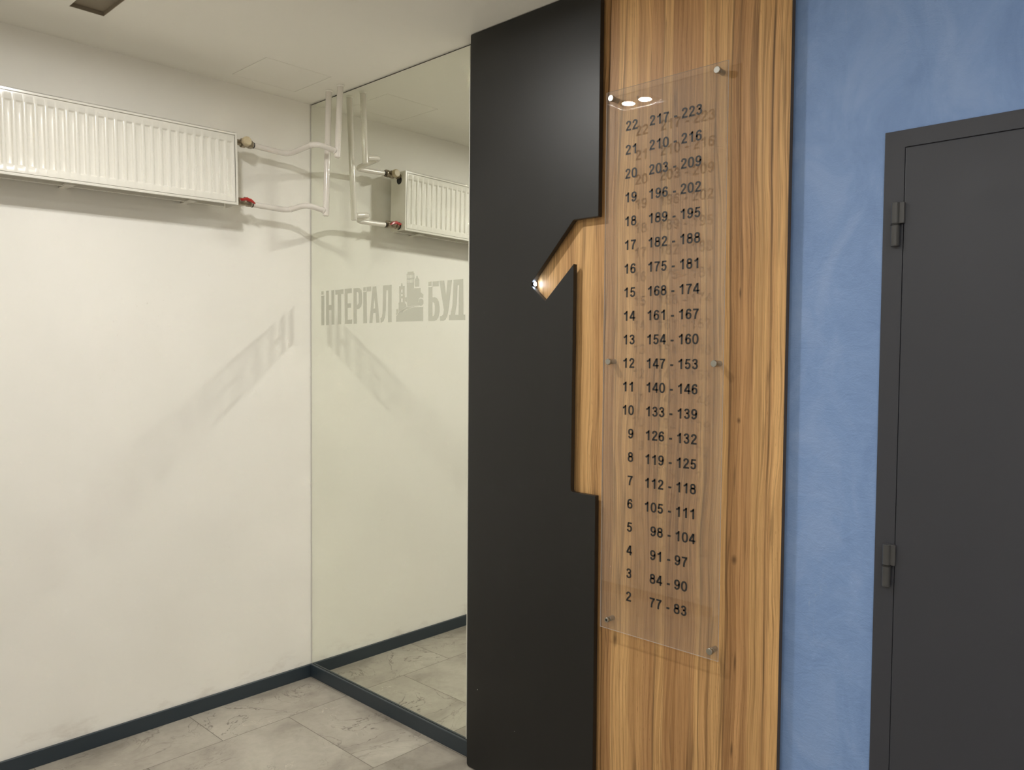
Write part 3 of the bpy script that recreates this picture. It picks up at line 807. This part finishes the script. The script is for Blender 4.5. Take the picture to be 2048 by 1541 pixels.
for ya, yb, z0, z1 in ((-1.20, -1.26, 0.01, H-0.01), (-1.60, -1.64, 0.01, 1.70), (-1.60, -1.64, 2.12, H-0.01), (-1.40, -1.44, 0.01, 1.72)):
    bm = new_bm(); box(bm, -0.040, -0.028, yb, ya, z0, z1)
    obj('batten', bm, M['batten'], bp)
for y, z, r in ((-1.236, 0.318, 0.0016), (-1.43, 0.222, 0.0012)):
    bm = new_bm(); lathe(bm, (-0.0599, y, z), (-1, 0, 0), [(0, r), (0.0003, r*0.8), (0.0005, 0)], 8)
    e = obj('paint_chip', bm, M['mirror_edge'], bp); e['label'] = 'pale chip in the black paint'

# small cool white glowing disc at the inner end of the cut-out
glow = thing('glowing_spot', 'small cool white disc glowing at the tip of the cut-out in the black panel', 'light', (-0.045, -1.4955, 1.8375))
dv = Vector((0, -1.0, 0.0)).normalized()
bm = new_bm(); lathe(bm, (-0.045, -1.4935, 1.8375), dv, [(0, 0), (0, 0.0105), (0.004, 0.0105), (0.0045, 0.0085), (0.0045, 0)], 24)
obj('spot_rim', bm, M['rubber'], glow)
bm = new_bm(); lathe(bm, (-0.045, -1.4981, 1.8375), dv, [(0, 0.0078), (0.0014, 0.0066), (0.0025, 0)], 12)
o = obj('lamp_lens', bm, make_emit('glowing_spot_face', (0.62, 0.76, 1.0), GLOW_POWER), glow, smooth=True)
o['label'] = 'glowing white face'

# ------------------------------------------------------------------ acrylic number sign
SY0, SY1, SZ0, SZ1 = -2.2355, -1.807, 0.6995, 2.4285
XF, XB = -0.0562, -0.0522
sg = thing('number_sign', 'tall clear acrylic sign listing floors and flat numbers on the wood panel', 'sign', (XB, (SY0+SY1)/2, SZ0))
bm = new_bm(); box(bm, XF, XB, SY0, SY1, SZ0, SZ1)
for f in bm.faces:
    if abs(f.calc_center_median().x-(XF+XB)/2) < 0.001: f.material_index = 1
e = obj('acrylic_sheet', bm, [M['clear'], M['clear_edge']], sg); e['label'] = 'clear acrylic sheet'
ST = [(-1.831, 2.405, 1), (-2.204, 2.406, 1), (-1.832, 1.569, 1), (-2.210, 1.568, 1), (-1.839, 0.730, 0), (-2.212, 0.725, 1)]
for y, z, cap in ST:
    bm = new_bm()
    cyl(bm, (-0.028, y, z), (-1, 0, 0), 0.0240, 0.0080, 24, 0.0005)
    if cap: cyl(bm, (XF, y, z), (-1, 0, 0), 0.0098, 0.0098, 28, 0.0009)
    else:
        lathe(bm, (XF, y, z), (-1, 0, 0), [(0, 0), (0, 0.0080), (0.0085, 0.0080), (0.009, 0.0075), (0.009, 0.0035), (0.003, 0.0035), (0.003, 0)], 24)
    so = obj('standoff', bm, M['chrome'], sg, smooth=True)
    if not cap:
        so['label'] = 'nickel standoff that has lost its cap'
        bm = new_bm(); lathe(bm, (XF-0.003, y, z), (-1, 0, 0), [(0, 0), (0, 0.0034), (0.001, 0.0034), (0.001, 0)], 16)
        obj('screw_hole_shade', bm, M['rubber'], so)  # dark disc painted as the shade down the screw hole

# figures drawn as strokes: x to the reader's right, y up, cap height 1
def cr(pts, closed=False, n=7):
    P = [Vector((*p, 0)) for p in pts]; out = []
    m = len(P)
    for i in range(m if closed else m-1):
        p0 = P[i-1] if (closed or i > 0) else P[0]*2-P[1]
        p1, p2 = P[i], P[(i+1) % m]
        p3 = P[(i+2) % m] if (closed or i+2 < m) else P[-1]*2-P[-2]
        for k in range(n):
            t = k/n
            out.append(0.5*((2*p1)+(p2-p0)*t+(2*p0-5*p1+4*p2-p3)*t*t+(3*p1-p0-3*p2+p3)*t**3))
    if not closed: out.append(P[-1])
    return out
def ell(cx, cy, rx, ry, n=28, e=2.35):
    o = []
    for k in range(n):
        a = 2*PI*k/n; c_, s_ = math.cos(a), math.sin(a)
        o.append(Vector((cx+rx*math.copysign(abs(c_)**(2/e), c_), cy+ry*math.copysign(abs(s_)**(2/e), s_), 0)))
    return o
V_, H_ = 0.196, 0.160        # stem and bar weights
def stroke(path, closed=False, wv=V_, wh=H_):
    quads = []; n = len(path); L_, R_ = [], []
    for i, p in enumerate(path):
        a = path[i-1] if (closed or i > 0) else p
        b_ = path[(i+1) % n] if (closed or i < n-1) else p
        d = (b_-a).normalized()
        w = math.hypot(wv*d.y, wh*d.x)/2
        nn = Vector((-d.y, d.x, 0))*w
        L_.append(p+nn); R_.append(p-nn)
    for i in range(n if closed else n-1):
        j = (i+1) % n
        quads.append([L_[i], L_[j], R_[j], R_[i]])
    return quads
def poly(*p): return [[Vector((*q, 0)) for q in p]]
def turned(q, cx=0.35, cy=0.5): return [[Vector((2*cx-v.x, 2*cy-v.y, 0)) for v in f] for f in q]
six = stroke(ell(0.352, 0.325, 0.222, 0.248), True)+stroke(cr([(0.575, 0.735), (0.50, 0.885), (0.36, 0.918), (0.20, 0.82), (0.135, 0.60), (0.130, 0.36)]))
GL = {
    '0': stroke(ell(0.35, 0.5, 0.247, 0.425), True),
    '1': poly((0.335, 0), (0.535, 0), (0.535, 1), (0.385, 1), (0.335, 0.9))+stroke(cr([(0.47, 0.93), (0.33, 0.79), (0.115, 0.69)]), wv=0.2, wh=0.175),
    '2': stroke(cr([(0.135, 0.685), (0.19, 0.855), (0.35, 0.922), (0.53, 0.845), (0.56, 0.69), (0.47, 0.51), (0.30, 0.34), (0.155, 0.12)]))+poly((0.03, 0), (0.66, 0), (0.66, 0.172), (0.08, 0.172)),
    '3': stroke(cr([(0.13, 0.735), (0.20, 0.875), (0.35, 0.922), (0.49, 0.865), (0.535, 0.74), (0.46, 0.60), (0.28, 0.545)]))+stroke(cr([(0.28, 0.545), (0.47, 0.50), (0.57, 0.315), (0.50, 0.145), (0.345, 0.08), (0.19, 0.13), (0.115, 0.275)])),
    '4': poly((0.405, 0), (0.592, 0), (0.592, 1), (0.405, 1))+poly((0.015, 0.205), (0.70, 0.205), (0.70, 0.372), (0.015, 0.372))+stroke([Vector((0.47, 0.96, 0)), Vector((0.105, 0.33, 0))], wv=0.2, wh=0.2),
    '5': poly((0.155, 0.828), (0.625, 0.828), (0.625, 0.985), (0.135, 0.985))+stroke([Vector((0.215, 0.93, 0)), Vector((0.135, 0.455, 0))], wv=0.175)+stroke(cr([(0.12, 0.50), (0.33, 0.58), (0.50, 0.52), (0.565, 0.335), (0.49, 0.145), (0.335, 0.08), (0.185, 0.13), (0.115, 0.27)])),
    '6': six,
    '7': poly((0.045, 0.818), (0.655, 0.818), (0.655, 0.985), (0.045, 0.985))+stroke(cr([(0.575, 0.88), (0.41, 0.63), (0.31, 0.34), (0.275, 0.0)])),
    '8': stroke(ell(0.35, 0.735, 0.198, 0.188), True)+stroke(ell(0.35, 0.315, 0.237, 0.235), True),
    '9': turned(six),
    '-': poly((0.06, 0.265), (0.40, 0.265), (0.40, 0.45), (0.06, 0.45)),
}
HC, ADV = 0.0312, 0.0244
def put(bm, ch, y, z):
    """glyph with its origin at y (figures advance towards the door)"""
    for k, f in enumerate(GL[ch]):
        a = [bm.verts.new((XF-0.0003, y-v.x*HC, z+v.y*HC)) for v in f]
        b_ = [bm.verts.new((XF, y-v.x*HC, z+v.y*HC)) for v in f]
        m = len(f)
        bm.faces.new(a); bm.faces.new(list(reversed(b_)))
        for i in range(m): bm.faces.new((a[i], b_[i], b_[(i+1) % m], a[(i+1) % m]))
def text(bm, s, y, z, right=False):
    if right: y = y+ADV*len(s)
    for k, ch in enumerate(s): put(bm, ch, y-ADV*k, z)
for fl in range(22, 1, -1):
    z = 2.2925-(22-fl)*0.07425
    a = 77+7*(fl-2); b2 = a+6
    bm = new_bm(); text(bm, str(fl), -1.9325, z, True)
    o = obj('floor_number_lettering', bm, M['number'], sg)
    o['label'] = 'dark figures reading %d' % fl
    bm = new_bm(); text(bm, str(a), -2.0455, z, True)
    o = obj('flat_number_lettering', bm, M['number'], sg)
    o['label'] = 'dark figures reading %d' % a
    bm = new_bm(); put(bm, '-', -2.0575, z)
    obj('dash_lettering', bm, M['number'], sg)
    bm = new_bm(); text(bm, str(b2), -2.0845, z)
    o = obj('flat_number_lettering', bm, M['number'], sg)
    o['label'] = 'dark figures reading %d' % b2

# ------------------------------------------------------------------ the dark metal door
dr = thing('door_1', 'dark grey metal door set in the blue wall', 'door', (-0.01, -3.15, 0))
dr['kind'] = 'structure'
DY0, DY1, DZ = -3.66, -2.648, 2.158      # outside of the frame
LY1, LZ = -2.6985, 2.113                 # visible edge of the leaf
FX = -0.004
bm = new_bm()
prism_x(bm, [(DY1, 0), (DY1, DZ), (DY0, DZ), (DY0, 0), (DY0+0.05, 0), (DY0+0.05, LZ+0.0018), (LY1+0.0018, LZ+0.0018), (LY1+0.0018, 0)], FX, 0.02)
obj('door_frame', bm, M['door'], dr, bevel=0.001)
bm = new_bm(); box(bm, -0.001, 0.018, DY0+0.045, LY1+0.012, 0.001, LZ+0.004)
obj('door_gap_shade', bm, M['batten'], dr)  # dark sheet stands in for the shade in the door seam
bm = new_bm(); box(bm, FX-0.0035, 0.015, DY0+0.053, LY1, 0.004, LZ)
obj('door_leaf', bm, M['door'], dr, bevel=0.0022)
for zc in (1.923, 1.06, 0.22):
    bm = new_bm()
    yc = -2.681
    cyl(bm, (FX-0.009, yc, zc+0.0015), (0, 0, 1), 0.053, 0.0105, 20, 0.0012)
    hg = obj('hinge', bm, M['hinge'], dr, smooth=True)
    bm = new_bm(); cyl(bm, (FX-0.009, yc, zc-0.0545), (0, 0, 1), 0.053, 0.0105, 20, 0.0012)
    obj('lower_barrel', bm, M['hinge'], hg, smooth=True)
    bm = new_bm(); box(bm, FX-0.012, FX-0.001, yc-0.021, yc-0.008, zc+0.002, zc+0.0545)
    obj('hinge_plate', bm, M['hinge'], hg, bevel=0.001)
    bm = new_bm(); cyl(bm, (FX-0.009, yc, zc-0.0015), (0, 0, 1), 0.003, 0.0112, 20)
    obj('washer', bm, M['rubber'], hg)
bm = new_bm()
box(bm, FX-0.010, FX-0.0035, DY0+0.085, DY0+0.125, 0.94, 1.16)
hd = obj('door_handle', bm, M['hinge'], dr, bevel=0.002)
bm = new_bm()
tube(bm, rounded_path([(FX-0.010, DY0+0.105, 1.09), (FX-0.055, DY0+0.105, 1.09), (FX-0.055, DY0+0.225, 1.09)], 0.02), 0.009, 14)
obj('lever', bm, M['hinge'], hd, smooth=True)
